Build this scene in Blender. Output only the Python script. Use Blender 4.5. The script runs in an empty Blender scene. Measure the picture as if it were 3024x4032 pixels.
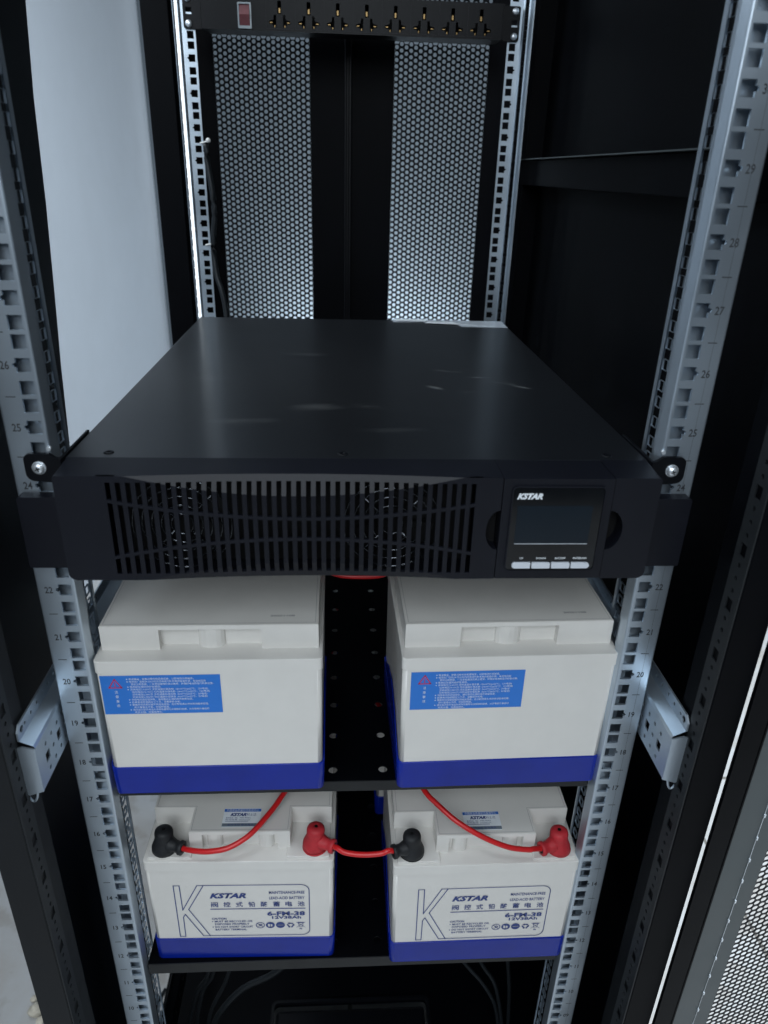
import bpy, bmesh, math, random
from mathutils import Vector, Matrix
from mathutils.geometry import tessellate_polygon
random.seed(7)
SC = bpy.context.scene
COL = SC.collection
S = 0.001                                   # everything below is in millimetres
U = 44.45

# ------------------------------------------------------------------ camera, world, lamps, exposure
cam = bpy.data.cameras.new('camera')
camo = bpy.data.objects.new('camera', cam); COL.objects.link(camo)
camo.location = (-16.333*S, -500.404*S, 1281.28*S)
camo.rotation_euler = (1.1316070, -0.0262733, -0.0527077)
cam.sensor_fit = 'HORIZONTAL'; cam.sensor_width = 36; cam.lens = 36*2852.84/3024
cam.clip_start = 0.02; cam.clip_end = 60
cam.dof.use_dof = True; cam.dof.focus_distance = 0.74; cam.dof.aperture_fstop = 11
SC.camera = camo
W = bpy.data.worlds.new('World'); SC.world = W; W.use_nodes = True
bg = W.node_tree.nodes['Background']; bg.inputs[0].default_value = (0.60, 0.78, 1.0, 1); bg.inputs[1].default_value = 0.07
SC.view_settings.view_transform = 'Standard'; SC.view_settings.look = 'None'
SC.view_settings.exposure = 0.0; SC.view_settings.gamma = 1.0; SC.view_settings.use_curve_mapping = False
def area(name, loc, target, size, power, col=(0.86, 0.94, 1.0), sy=None):
    l = bpy.data.lights.new(name, 'AREA'); l.shape = 'RECTANGLE'; l.size = size; l.size_y = sy or size
    l.energy = power; l.color = col
    o = bpy.data.objects.new(name, l); COL.objects.link(o)
    o.location = [c*S for c in loc]
    d = Vector(target)-Vector(loc); o.rotation_euler = d.to_track_quat('-Z', 'Y').to_euler()
    return o
area('window_light_front', (-300, -2300, 2500), (0, 0, 800), 1.7, 52)
area('window_light_left', (-500, -300, 2400), (-900, 1500, 300), 0.5, 7.2)  # added lamp that brightens the pale left wall
area('window_light_side', (-820, 640, 2000), (150, 420, 650), 0.5, 10)  # added lamp reaching the rear batteries under the upper shelf
area('window_light_rear', (150, 2950, -10), (150, 3300, 560), 1.0, 21, sy=0.12).data.spread = math.radians(75)  # added floor-level lamp grading the back wall behind the mesh
area('window_light_right', (1500, 300, 2600), (1100, 200, 0), 1.4, 150)  # added lamp brightening the floor beyond the right-hand door

# ------------------------------------------------------------------ materials
def mat(name, col, rough=0.5, metal=0.0, spec=0.5, noise=0.0, nscale=40, bump=0.0, bscale=300, coat=0.0, rn=0.0):
    m = bpy.data.materials.new(name); m.use_nodes = True
    nt = m.node_tree; b = nt.nodes['Principled BSDF']
    b.inputs['Base Color'].default_value = (*col, 1); b.inputs['Roughness'].default_value = rough
    b.inputs['Metallic'].default_value = metal; b.inputs['Specular IOR Level'].default_value = spec
    b.inputs['Coat Weight'].default_value = coat; b.inputs['Coat Roughness'].default_value = 0.15
    tc = nt.nodes.new('ShaderNodeTexCoord')
    if noise or rn:
        n = nt.nodes.new('ShaderNodeTexNoise'); n.inputs['Scale'].default_value = nscale
        n.inputs['Detail'].default_value = 5; n.inputs['Roughness'].default_value = 0.6
        nt.links.new(tc.outputs['Object'], n.inputs['Vector'])
        if noise:
            r = nt.nodes.new('ShaderNodeMapRange'); r.inputs[1].default_value = 0.3; r.inputs[2].default_value = 0.7
            r.inputs[3].default_value = 1-noise; r.inputs[4].default_value = 1+noise
            nt.links.new(n.outputs['Fac'], r.inputs[0])
            mx = nt.nodes.new('ShaderNodeVectorMath'); mx.operation = 'SCALE'; mx.inputs[0].default_value = col
            nt.links.new(r.outputs[0], mx.inputs['Scale']); nt.links.new(mx.outputs[0], b.inputs['Base Color'])
        if rn:
            r2 = nt.nodes.new('ShaderNodeMapRange'); r2.inputs[1].default_value = 0.3; r2.inputs[2].default_value = 0.7
            r2.inputs[3].default_value = max(0.03, rough-rn); r2.inputs[4].default_value = rough+rn
            nt.links.new(n.outputs['Fac'], r2.inputs[0]); nt.links.new(r2.outputs[0], b.inputs['Roughness'])
    if bump:
        n2 = nt.nodes.new('ShaderNodeTexNoise'); n2.inputs['Scale'].default_value = bscale; n2.inputs['Detail'].default_value = 3
        nt.links.new(tc.outputs['Object'], n2.inputs['Vector'])
        bp_ = nt.nodes.new('ShaderNodeBump'); bp_.inputs['Strength'].default_value = bump; bp_.inputs['Distance'].default_value = 0.001
        nt.links.new(n2.outputs['Fac'], bp_.inputs['Height']); nt.links.new(bp_.outputs[0], b.inputs['Normal'])
    return m
def galv():
    m = mat('galvanised_steel', (0.50, 0.575, 0.65), 0.36, 0.88, noise=0.06, nscale=7, rn=0.06)
    [n_ for n_ in m.node_tree.nodes if n_.type == 'TEX_NOISE'][0].inputs['Detail'].default_value = 1.0
    nt = m.node_tree; b = nt.nodes['Principled BSDF']
    tc = nt.nodes['Texture Coordinate']
    mp = nt.nodes.new('ShaderNodeMapping'); mp.inputs['Scale'].default_value = (1, 1, 0.06)
    n = nt.nodes.new('ShaderNodeTexNoise'); n.inputs['Scale'].default_value = 900; n.inputs['Detail'].default_value = 2
    nt.links.new(tc.outputs['Object'], mp.inputs[0]); nt.links.new(mp.outputs[0], n.inputs['Vector'])
    bp_ = nt.nodes.new('ShaderNodeBump'); bp_.inputs['Strength'].default_value = 0.0; bp_.inputs['Distance'].default_value = 0.0006
    nt.links.new(n.outputs['Fac'], bp_.inputs['Height'])
    n3 = nt.nodes.new('ShaderNodeTexNoise'); n3.inputs['Scale'].default_value = 14; n3.inputs['Detail'].default_value = 2
    nt.links.new(tc.outputs['Object'], n3.inputs['Vector'])
    b3 = nt.nodes.new('ShaderNodeBump'); b3.inputs['Strength'].default_value = 0.35; b3.inputs['Distance'].default_value = 0.004
    nt.links.new(n3.outputs['Fac'], b3.inputs['Height']); nt.links.new(bp_.outputs[0], b3.inputs['Normal'])
    nt.links.new(b3.outputs[0], b.inputs['Normal'])
    return m
M = dict(
    galv=galv(),
    powder=mat('black_powder_coat', (0.0028, 0.0034, 0.0052), 0.40, spec=0.18, bump=0.08, bscale=1500, noise=0.25, nscale=12),
    cabinet=mat('black_cabinet_paint', (0.0011, 0.0014, 0.0024), 0.50, spec=0.06, bump=0.05, bscale=900, noise=0.25, nscale=9),
    post=mat('dark_grey_post_paint', (0.011, 0.012, 0.0135), 0.5, spec=0.12, noise=0.2, nscale=10, rn=0.08),  # black post paint, lightened because the left post is lit
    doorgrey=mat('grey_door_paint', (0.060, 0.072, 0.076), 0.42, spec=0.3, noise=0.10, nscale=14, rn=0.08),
    bezel=mat('dark_bezel_plastic', (0.0052, 0.0060, 0.0100), 0.42, spec=0.24, bump=0.06, bscale=1800, noise=0.1, nscale=25),
    black=mat('matt_black', (0.003, 0.003, 0.0035), 0.7, spec=0.2),
    abs=mat('white_battery_plastic', (0.70, 0.68, 0.645), 0.22, spec=0.45, noise=0.025, nscale=30, bump=0.03, bscale=700, rn=0.02),
    blue=mat('glossy_blue_plastic', (0.003, 0.017, 0.25), 0.24, spec=0.32, noise=0.12, nscale=18, bump=0.03, bscale=200),
    print=mat('navy_print', (0.02, 0.045, 0.20), 0.45),
    datecode=mat('grey_inkjet_print', (0.30, 0.30, 0.30), 0.6),
    sticker=mat('sky_blue_sticker', (0.018, 0.17, 0.60), 0.42, noise=0.04, nscale=40),
    white=mat('white_print', (0.72, 0.76, 0.80), 0.5),
    redprint=mat('red_print', (0.50, 0.015, 0.05), 0.5),
    silver=mat('silver_sticker', (0.78, 0.82, 0.86), 0.4, 0.0, noise=0.1, nscale=60),
    stickblue=mat('dark_blue_sticker_band', (0.012, 0.12, 0.50), 0.35),
    stickgrey=mat('grey_sticker_band', (0.16, 0.20, 0.24), 0.35),
    redrub=mat('red_rubber', (0.42, 0.022, 0.030), 0.55, spec=0.35, noise=0.15, nscale=90, bump=0.15, bscale=900),
    redcab=mat('red_cable_sheath', (0.55, 0.012, 0.014), 0.33, spec=0.5, noise=0.08, nscale=60),
    blackrub=mat('black_rubber', (0.012, 0.013, 0.015), 0.55, spec=0.35, noise=0.3, nscale=90, bump=0.15, bscale=900),
    cable=mat('black_cable_sheath', (0.012, 0.015, 0.018), 0.42, spec=0.35),
    gloss=mat('glossy_black_panel', (0.0015, 0.002, 0.003), 0.10, spec=0.5, rn=0.04, nscale=30),
    lcd=mat('unlit_lcd', (0.003, 0.008, 0.014), 0.2, spec=0.35),
    button=mat('silver_button', (0.66, 0.70, 0.76), 0.30, 0.25),
    zinc=mat('zinc_screw', (0.74, 0.79, 0.84), 0.36, 0.75, noise=0.15, nscale=300),
    chrome=mat('chrome_wire', (0.24, 0.26, 0.29), 0.12, 1.0),
    brass=mat('brass_contact', (0.30, 0.20, 0.09), 0.4, 1.0),
    redsw=mat('red_rocker', (0.17, 0.05, 0.058), 0.45, noise=0.2, nscale=200),
    swframe=mat('clear_grey_switch_cover', (0.22, 0.26, 0.29), 0.22, spec=0.6),
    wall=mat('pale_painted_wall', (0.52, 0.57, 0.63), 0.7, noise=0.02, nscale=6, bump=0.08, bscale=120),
    backwall=mat('grey_painted_wall', (0.10, 0.12, 0.14), 0.7, noise=0.03, nscale=6),  # back wall's dimness behind the mesh put into its base colour
    leftpanel=mat('dark_blue_grey_paint', (0.010, 0.014, 0.020), 0.45, spec=0.2),  # light on the left sheet put into a lighter base colour
    strip=mat('perforated_strip_paint', (0.014, 0.016, 0.018), 0.5, spec=0.2),
    nylon=mat('white_nylon', (0.75, 0.75, 0.73), 0.4),
    grub=mat('floor_rubble', (0.50, 0.46, 0.38), 0.8, noise=0.3, nscale=60),
)
# dusty smears on the lid of the ups: real dust with a shape of its own
def lid_material():
    m = mat('black_lid_paint', (0.006, 0.0075, 0.0100), 0.30, spec=0.85, bump=0.03, bscale=1600, coat=0.12)
    nt = m.node_tree; b = nt.nodes['Principled BSDF']; L = nt.links.new
    geo = nt.nodes.new('ShaderNodeTexCoord')
    w = nt.nodes.new('ShaderNodeTexNoise'); w.inputs['Scale'].default_value = 26; w.inputs['Detail'].default_value = 4
    L(geo.outputs['Object'], w.inputs['Vector'])
    tot = None
    for (x, y, rx, ry, a, k) in [(-38, 134, 34, 14, 10, .22), (5, 138, 20, 8, -20, .35), (103, 268, 24, 3.2, -14, 1.0), (128, 244, 20, 2.2, -3, 1.3),
                              (150, 222, 16, 4, -30, .8), (166, 208, 12, 3, -35, 1.1), (78, 202, 14, 5, -40, .7), (100, 187, 22, 4, 8, .5),
                              (-100, 92, 36, 9, 4, .28), (-60, 340, 30, 9, 0, .3), (-150, 230, 20, 20, 0, .12), (30, 70, 50, 8, 3, .15)]:
        mp = nt.nodes.new('ShaderNodeMapping'); mp.vector_type = 'TEXTURE'
        mp.inputs['Location'].default_value = (x*S, y*S, 0.0845); mp.inputs['Rotation'].default_value = (0, 0, math.radians(a))
        mp.inputs['Scale'].default_value = (rx*S, ry*S, 0.05)
        L(geo.outputs['Object'], mp.inputs[0])
        g = nt.nodes.new('ShaderNodeTexGradient'); g.gradient_type = 'SPHERICAL'; L(mp.outputs[0], g.inputs[0])
        mu = nt.nodes.new('ShaderNodeMath'); mu.operation = 'MULTIPLY'; mu.inputs[1].default_value = k; L(g.outputs['Fac'], mu.inputs[0])
        if tot is None: tot = mu.outputs[0]
        else:
            ad = nt.nodes.new('ShaderNodeMath'); ad.operation = 'ADD'; L(tot, ad.inputs[0]); L(mu.outputs[0], ad.inputs[1]); tot = ad.outputs[0]
    wr = nt.nodes.new('ShaderNodeMapRange'); wr.inputs[1].default_value = 0.38; wr.inputs[2].default_value = 0.75; L(w.outputs['Fac'], wr.inputs[0])
    f = nt.nodes.new('ShaderNodeMath'); f.operation = 'MULTIPLY'; L(tot, f.inputs[0]); L(wr.outputs[0], f.inputs[1])
    f2 = nt.nodes.new('ShaderNodeMath'); f2.operation = 'MULTIPLY'; f2.inputs[1].default_value = 1.15; f2.use_clamp = True; L(f.outputs[0], f2.inputs[0])
    mx = nt.nodes.new('ShaderNodeMix'); mx.data_type = 'RGBA'
    mx.inputs[6].default_value = (0.006, 0.0075, 0.0100, 1); mx.inputs[7].default_value = (0.24, 0.25, 0.25, 1)
    L(f2.outputs[0], mx.inputs[0]); L(mx.outputs[2], b.inputs['Base Color'])
    n = nt.nodes.new('ShaderNodeTexNoise'); n.inputs['Scale'].default_value = 5; L(geo.outputs['Object'], n.inputs['Vector'])
    r = nt.nodes.new('ShaderNodeMapRange'); r.inputs[3].default_value = 0.30; r.inputs[4].default_value = 0.42; L(n.outputs['Fac'], r.inputs[0]); L(r.outputs[0], b.inputs['Roughness'])
    return m
M['lid'] = lid_material()
def floor_material():
    m = mat('dusty_pale_floor_tile', (0.5, 0.5, 0.5), 0.45, spec=0.4)
    nt = m.node_tree; b = nt.nodes['Principled BSDF']; L = nt.links.new
    tc = nt.nodes['Texture Coordinate']
    n = nt.nodes.new('ShaderNodeTexNoise'); n.inputs['Scale'].default_value = 3.5; n.inputs['Detail'].default_value = 9; n.inputs['Roughness'].default_value = .65; n.inputs['Distortion'].default_value = .6
    L(tc.outputs['Object'], n.inputs['Vector'])
    cr = nt.nodes.new('ShaderNodeValToRGB'); e = cr.color_ramp.elements
    e[0].position = .33; e[0].color = (.40, .38, .36, 1); e[1].position = .6; e[1].color = (.46, .47, .48, 1)
    L(n.outputs['Fac'], cr.inputs[0])
    br = nt.nodes.new('ShaderNodeTexBrick'); br.offset = 0; br.inputs['Scale'].default_value = 1
    br.inputs['Brick Width'].default_value = .8; br.inputs['Row Height'].default_value = .8; br.inputs['Mortar Size'].default_value = .004
    br.inputs['Color1'].default_value = (1, 1, 1, 1); br.inputs['Color2'].default_value = (.95, .95, .95, 1); br.inputs['Mortar'].default_value = (.35, .33, .3, 1)
    L(tc.outputs['Object'], br.inputs['Vector'])
    n2 = nt.nodes.new('ShaderNodeTexNoise'); n2.inputs['Scale'].default_value = 22; n2.inputs['Detail'].default_value = 6; L(tc.outputs['Object'], n2.inputs['Vector'])
    cr2 = nt.nodes.new('ShaderNodeValToRGB'); e = cr2.color_ramp.elements
    e[0].position = .36; e[0].color = (.75, .70, .65, 1); e[1].position = .46; e[1].color = (1, 1, 1, 1); L(n2.outputs['Fac'], cr2.inputs[0])
    m1 = nt.nodes.new('ShaderNodeMix'); m1.data_type = 'RGBA'; m1.blend_type = 'MULTIPLY'; m1.inputs[0].default_value = 1
    m2 = nt.nodes.new('ShaderNodeMix'); m2.data_type = 'RGBA'; m2.blend_type = 'MULTIPLY'; m2.inputs[0].default_value = .6
    L(cr.outputs[0], m1.inputs[6]); L(br.outputs[0], m1.inputs[7]); L(m1.outputs[2], m2.inputs[6]); L(cr2.outputs[0], m2.inputs[7]); L(m2.outputs[2], b.inputs['Base Color'])
    return m
M['floor'] = floor_material()
def film_material():
    m = bpy.data.materials.new('clear_plastic_film'); m.use_nodes = True
    b = m.node_tree.nodes['Principled BSDF']; b.inputs['Base Color'].default_value = (.75, .82, .9, 1)
    b.inputs['Roughness'].default_value = .12; b.inputs['Alpha'].default_value = .6; b.inputs['Specular IOR Level'].default_value = .9
    return m
M['film'] = film_material()
dl = bpy.data.materials.new('daylight_pane'); dl.use_nodes = True; M['daylight'] = dl  # emission of the added panel behind the rear left rail
dl.node_tree.nodes['Principled BSDF'].inputs['Emission Color'].default_value = (.86, .95, 1, 1); dl.node_tree.nodes['Principled BSDF'].inputs['Emission Strength'].default_value = 0.95

# ------------------------------------------------------------------ mesh helpers (millimetres)
class MB:
    def __init__(s): s.bm = bmesh.new()
    def box(s, a, b, bev=0, seg=2):
        t = bmesh.new(); bmesh.ops.create_cube(t, size=1)
        lo = Vector([min(a[i], b[i]) for i in range(3)]); hi = Vector([max(a[i], b[i]) for i in range(3)])
        for v in t.verts: v.co = Vector([lo[i]+(v.co[i]+.5)*(hi[i]-lo[i]) for i in range(3)])
        if bev: bmesh.ops.bevel(t, geom=list(t.edges), offset=bev, segments=seg, profile=.5, affect='EDGES')
        s.add(t); return s
    def add(s, t, mtx=None):
        if mtx is not None: bmesh.ops.transform(t, matrix=mtx, verts=t.verts)
        me = bpy.data.meshes.new('tmp'); t.to_mesh(me); t.free(); s.bm.from_mesh(me); bpy.data.meshes.remove(me); return s
    def prism(s, pts, f0, f1, holes=(), close=True):
        """polygon with holes in 2D, mapped to 3D by f0 (front) and f1 (back)"""
        loops = [list(pts)]+[list(h) for h in holes]
        flat = [p for l in loops for p in l]
        tris = tessellate_polygon([[Vector((p[0], p[1], 0)) for p in l] for l in loops])
        A = [s.bm.verts.new(f0(*p)) for p in flat]; fs = []
        for t in tris:
            try: fs.append(s.bm.faces.new([A[i] for i in t]))
            except ValueError: pass
        if f1:
            B = [s.bm.verts.new(f1(*p)) for p in flat]
            for t in tris:
                try: s.bm.faces.new([B[i] for i in reversed(t)])
                except ValueError: pass
            k = 0
            for l in loops:
                n = len(l)
                for i in range(n):
                    a, b = k+i, k+(i+1) % n
                    s.bm.faces.new([A[a], A[b], B[b], B[a]])
                k += n
        return s
    def tube(s, pts, r, n=10, cap=True, smooth=4):
        P = [Vector(p) for p in pts]
        if smooth and len(P) > 2:
            Q = []
            for i in range(len(P)-1):
                p0 = P[max(0, i-1)]; p1 = P[i]; p2 = P[i+1]; p3 = P[min(len(P)-1, i+2)]
                for k in range(smooth):
                    t = k/smooth
                    Q.append(.5*((2*p1)+(p2-p0)*t+(2*p0-5*p1+4*p2-p3)*t*t+(3*p1-p0-3*p2+p3)*t*t*t))
            Q.append(P[-1]); P = Q
        rings = []; up = Vector((0, 0, 1)); rr = r if isinstance(r, (list, tuple)) else None
        for i, p in enumerate(P):
            d = (P[min(i+1, len(P)-1)]-P[max(i-1, 0)]).normalized()
            a = d.cross(up)
            if a.length < .05: a = d.cross(Vector((0, 1, 0)))
            a.normalize(); b = a.cross(d).normalized()
            R = rr[i] if rr else r
            rings.append([s.bm.verts.new(p+a*R*math.cos(2*math.pi*k/n)+b*R*math.sin(2*math.pi*k/n)) for k in range(n)])
        for i in range(len(rings)-1):
            for k in range(n):
                f = s.bm.faces.new([rings[i][k], rings[i][(k+1) % n], rings[i+1][(k+1) % n], rings[i+1][k]]); f.smooth = True
        if cap: s.bm.faces.new(rings[0][::-1]); s.bm.faces.new(rings[-1])
        return s
    def lathe(s, prof, c, ax='z', n=28, tilt=None):
        """profile [(r,h)] about an axis through c"""
        rings = []
        for r, h in prof:
            ring = []
            for k in range(n):
                t = 2*math.pi*k/n; x, y = r*math.cos(t), r*math.sin(t)
                v = {'z': Vector((x, y, h)), 'y': Vector((x, h, y)), 'x': Vector((h, x, y))}[ax]
                if tilt is not None: v = tilt @ v
                ring.append(s.bm.verts.new(Vector(c)+v))
            rings.append(ring)
        for i in range(len(rings)-1):
            for k in range(n):
                f = s.bm.faces.new([rings[i][k], rings[i][(k+1) % n], rings[i+1][(k+1) % n], rings[i+1][k]]); f.smooth = True
        s.bm.faces.new(rings[0][::-1]); s.bm.faces.new(rings[-1])
        return s
    def quad(s, *p): s.bm.faces.new([s.bm.verts.new(q) for q in p]); return s
    def build(s, name, m, parent=None, org=(0, 0, 0), label=None, weld=False, local=False):
        if weld: bmesh.ops.remove_doubles(s.bm, verts=s.bm.verts, dist=.001)
        bmesh.ops.recalc_face_normals(s.bm, faces=s.bm.faces)
        o_ = Vector(org)
        if parent is not None and not local: o_ = Vector(parent.get('org', (0, 0, 0)))
        for v in s.bm.verts: v.co = (v.co-o_)*S
        me = bpy.data.meshes.new(name); s.bm.to_mesh(me); s.bm.free(); me.materials.append(m)
        o = bpy.data.objects.new(name, me); COL.objects.link(o)
        if parent is not None:
            o.parent = parent
            if not local: o['org'] = tuple(o_)
        else: o.location = o_*S; o['org'] = tuple(o_)
        if label: o['label'] = label
        return o
def thing(name, label, cat, org=(0, 0, 0), group=None, rot=0):
    o = bpy.data.objects.new(name, None); COL.objects.link(o); o.empty_display_size = .05
    o.location = Vector(org)*S; o.rotation_euler = (0, 0, rot); o['label'] = label; o['category'] = cat; o['org'] = tuple(float(c) for c in org)
    if group: o['group'] = group
    return o
def tag(o, label, cat, group=None):
    o['label'] = label; o['category'] = cat
    if group: o['group'] = group
    return o
def struct(o): o['kind'] = 'structure'; return o
def rrect(x0, z0, x1, z1, r, n=5):
    P = []
    for cx, cz, a in ((x1-r, z1-r, 0), (x0+r, z1-r, 90), (x0+r, z0+r, 180), (x1-r, z0+r, 270)):
        for k in range(n+1):
            t = math.radians(a+90*k/n); P.append((cx+r*math.cos(t), cz+r*math.sin(t)))
    return P
def rect(x0, z0, x1, z1): return [(x0, z0), (x1, z0), (x1, z1), (x0, z1)]
def circ(x, z, r, n=14): return [(x+r*math.cos(2*math.pi*k/n), z+r*math.sin(2*math.pi*k/n)) for k in range(n)]
# text as flat mesh in the plane y = const; returns a bmesh in (x, z) millimetres
def text_bm(body, h, bold=0.0, shear=0.0, sx=1.0, align='LEFT', spacing=1.0):
    c = bpy.data.curves.new('txt', 'FONT'); c.body = body; c.size = 1.0; c.offset = bold; c.shear = shear
    c.space_character = spacing; c.resolution_u = 2; c.fill_mode = 'BOTH' if False else 'FRONT'
    o = bpy.data.objects.new('txt', c); COL.objects.link(o)
    bpy.context.view_layer.update()
    dg = bpy.context.evaluated_depsgraph_get(); me = bpy.data.meshes.new_from_object(o.evaluated_get(dg))
    bm = bmesh.new(); bm.from_mesh(me)
    bpy.data.objects.remove(o); bpy.data.curves.remove(c); bpy.data.meshes.remove(me)
    k = h/0.70
    if bm.verts:
        xs = [v.co.x for v in bm.verts]; w = max(xs)-min(xs); off = {'LEFT': min(xs), 'CENTER': (max(xs)+min(xs))/2, 'RIGHT': max(xs)}[align]
    else: off = 0
    for v in bm.verts: v.co = Vector(((v.co.x-off)*k*sx, 0, v.co.y*k))
    return bm
def text_to(mb, body, x, z, h, y=0, f=None, width=None, **kw):
    """place text with its base line at (x, z); f maps (x, z) to 3D; width fits it"""
    b = text_bm(body, h, **kw)
    if width and b.verts:
        xs = [v.co.x for v in b.verts]; w = max(xs)-min(xs)
        for v in b.verts: v.co.x *= width/w
    for v in b.verts:
        p = (x+v.co.x, z+v.co.z); v.co = Vector(f(*p) if f else (p[0], y, p[1]))
    mb.add(b)
def stroke(mb, pts, w, f, closed=False):
    n = len(pts)
    for i in range(n if closed else n-1):
        a = Vector(pts[i]); b = Vector(pts[(i+1) % n]); d = b-a
        if d.length < 1e-6: continue
        d.normalize(); nrm = Vector((-d.y, d.x))*w/2; e = d*w*.5
        q = [a-e+nrm, b+e+nrm, b+e-nrm, a-e-nrm]
        mb.quad(*[f(p.x, p.y) for p in q])

# ------------------------------------------------------------------ the room
o = MB().box((-3000, -2500, -90), (3500, 4000, -60)).build('floor', M['floor']); struct(o)
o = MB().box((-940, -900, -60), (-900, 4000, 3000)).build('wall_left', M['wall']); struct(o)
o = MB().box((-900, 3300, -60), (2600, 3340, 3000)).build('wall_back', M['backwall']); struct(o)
tag(MB().box((-900, -900, -60), (-890, 3300, 40), 1.5).build('skirting_board', M['wall']), 'low white skirting board along the foot of the left wall', 'skirting board')
m = MB()
rr = random.Random(3)
for (x, y, r) in [(-545, 300, 13), (-532, 285, 8), (-556, 322, 7)]:
    t = bmesh.new(); bmesh.ops.create_icosphere(t, subdivisions=2, radius=r)
    for v in t.verts: v.co *= rr.uniform(.75, 1.15); v.co.z *= .6
    m.add(t, Matrix.Translation((x, y, -60+r*.5)))
tag(m.build('plaster_lump', M['grub']), 'small beige lump of plaster on the floor outside the cabinet', 'rubble')
tag(MB().tube([(-640, 180, -56), (-560, 225, -56), (-480, 262, -56), (-400, 330, -56), (-380, 420, -56)], 4).build('floor_cable', M['nylon']),
    'white cable lying on the floor outside the cabinet, left edge', 'cable', 'cables on the floor outside')
tag(MB().tube([(-640, 100, -56), (-560, 150, -56), (-470, 200, -56), (-380, 230, -56), (-330, 330, -56)], 3).build('floor_cable', M['cable']),
    'thin dark cable lying on the floor at the lower left corner', 'cable', 'cables on the floor outside')

wn = thing('window', 'bright window far behind, glimpsed as a thin white strip beside the rear left rail', 'window', (-733, 3298, -60))  # added, no window known; gives the white strip beside the rail
MB().box((-776, 3288, -60), (-690, 3299, 2700)).build('frame', M['nylon'], wn)  # border of the added glowing panel
MB().box((-767, 3286, 0), (-712, 3287.8, 2640)).build('pane', M['daylight'], wn)

# ------------------------------------------------------------------ the cabinet
cab = thing('server_cabinet', 'black open server cabinet with galvanised numbered rails holding the batteries', 'server cabinet', (0, 0, -60))
ZLO, ZHI = 40, 1900
def holes_z(lo, hi):
    for n in range(1, 43):
        for k, dz in enumerate((-15.875, 0, 15.875)):
            z = n*U+dz
            if lo+8 < z < hi-8: yield z, k == 1
M['lip'] = mat('black_lip_paint', (0.010, 0.011, 0.012), 0.45, spec=0.3, noise=0.25, nscale=25)
def front_rail(sx):
    f = lambda y: (lambda x, z: (sx*x, y, z))
    m = MB(); hs = []
    for z, mid in holes_z(60, 1640):
        h = 4.95
        hs.append([(232.55-h, z-h), (232.55+h, z-h), (232.55+h, z-1.6), (232.55+h+1.7, z-1.4), (232.55+h+2.3, z), (232.55+h+1.7, z+1.4), (232.55+h, z+1.6), (232.55+h, z+h), (232.55-h, z+h)] if mid else rect(232.55-h, z-h, 232.55+h, z+h))
    m.prism(rect(226.0, 60, 252.4, 1640), f(0), f(2), hs)
    # rolled bend, inner flange with its own holes, outer return
    prev = None
    for k in range(7):
        a = math.radians(90*k/6); x = 226-1.6*math.sin(a); y = 1.6-1.6*math.cos(a)
        if prev: m.quad((sx*prev[0], prev[1], 60), (sx*x, y, 60), (sx*x, y, 1640), (sx*prev[0], prev[1], 1640))
        prev = (x, y)
    m.quad((sx*224.4, 1.6, 60), (sx*223.2, 11, 60), (sx*223.2, 11, 1640), (sx*224.4, 1.6, 1640))
    m.quad((sx*223.2, 11, 60), (sx*225.2, 13.5, 60), (sx*225.2, 13.5, 1640), (sx*223.2, 11, 1640))
    g = lambda x: (lambda y, z: (sx*x, y, z))
    m.prism(rect(13.5, 60, 38, 1640), g(225.2), g(226.8), [rect(21.5, z-3.9, 30, z+3.9) for z, _ in holes_z(60, 1640)])
    prev = None
    for k in range(7):
        a = math.radians(90*k/6); x = 252.4+1.6*math.sin(a); y = 1.6-1.6*math.cos(a)
        if prev: m.quad((sx*prev[0], prev[1], 60), (sx*x, y, 60), (sx*x, y, 1640), (sx*prev[0], prev[1], 1640))
        prev = (x, y)
    m.quad((sx*254, 1.6, 60), (sx*254, 46, 60), (sx*254, 46, 1640), (sx*254, 1.6, 1640))
    m.quad((sx*254, 46, 60), (sx*246, 49, 60), (sx*246, 49, 1640), (sx*254, 46, 1640))
    for za, zb in ((300, 520), (640, 778), (885, 1638)):  # backing plates broken up to make some holes bright, others dark
        m.quad((sx*252.5, 10.5, za), (sx*229.5, 9, za), (sx*229.5, 9, zb), (sx*252.5, 10.5, zb)); m.quad((sx*229.5, 9, za), (sx*227.5, 13, za), (sx*227.5, 13, zb), (sx*229.5, 9, zb))
    r = m.build('mounting_rail', M['galv'], cab, label='front %s rail with square holes and stamped unit numbers' % ('left' if sx < 0 else 'right'))
    bv = r.modifiers.new('b', 'BEVEL'); bv.width = .0005; bv.segments = 1; bv.limit_method = 'ANGLE'
    t = MB()
    for n in range(2, 36):
        text_to(t, '%02d' % n, 0, n*U-2.8, 5.6, bold=.018, sx=.8, align='CENTER', f=lambda x, z: (sx*245.0+x, -.15, z))
        z = (n+.5)*U; t.quad((sx*245-3.4, -.15, z-.32), (sx*245+3.4, -.15, z-.32), (sx*245+3.4, -.15, z+.32), (sx*245-3.4, -.15, z+.32))
    if sx > 0: t.quad((246.0, -.12, 300), (246.16, -.12, 300), (246.16, -.12, 1400), (246.0, -.12, 1400))
    t.build('unit_numbers', M['stamp'], r)
M['stamp'] = mat('stamped_digits', (0.03, 0.034, 0.04), 0.7)
front_rail(-1); front_rail(1)
D = 738.8
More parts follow.
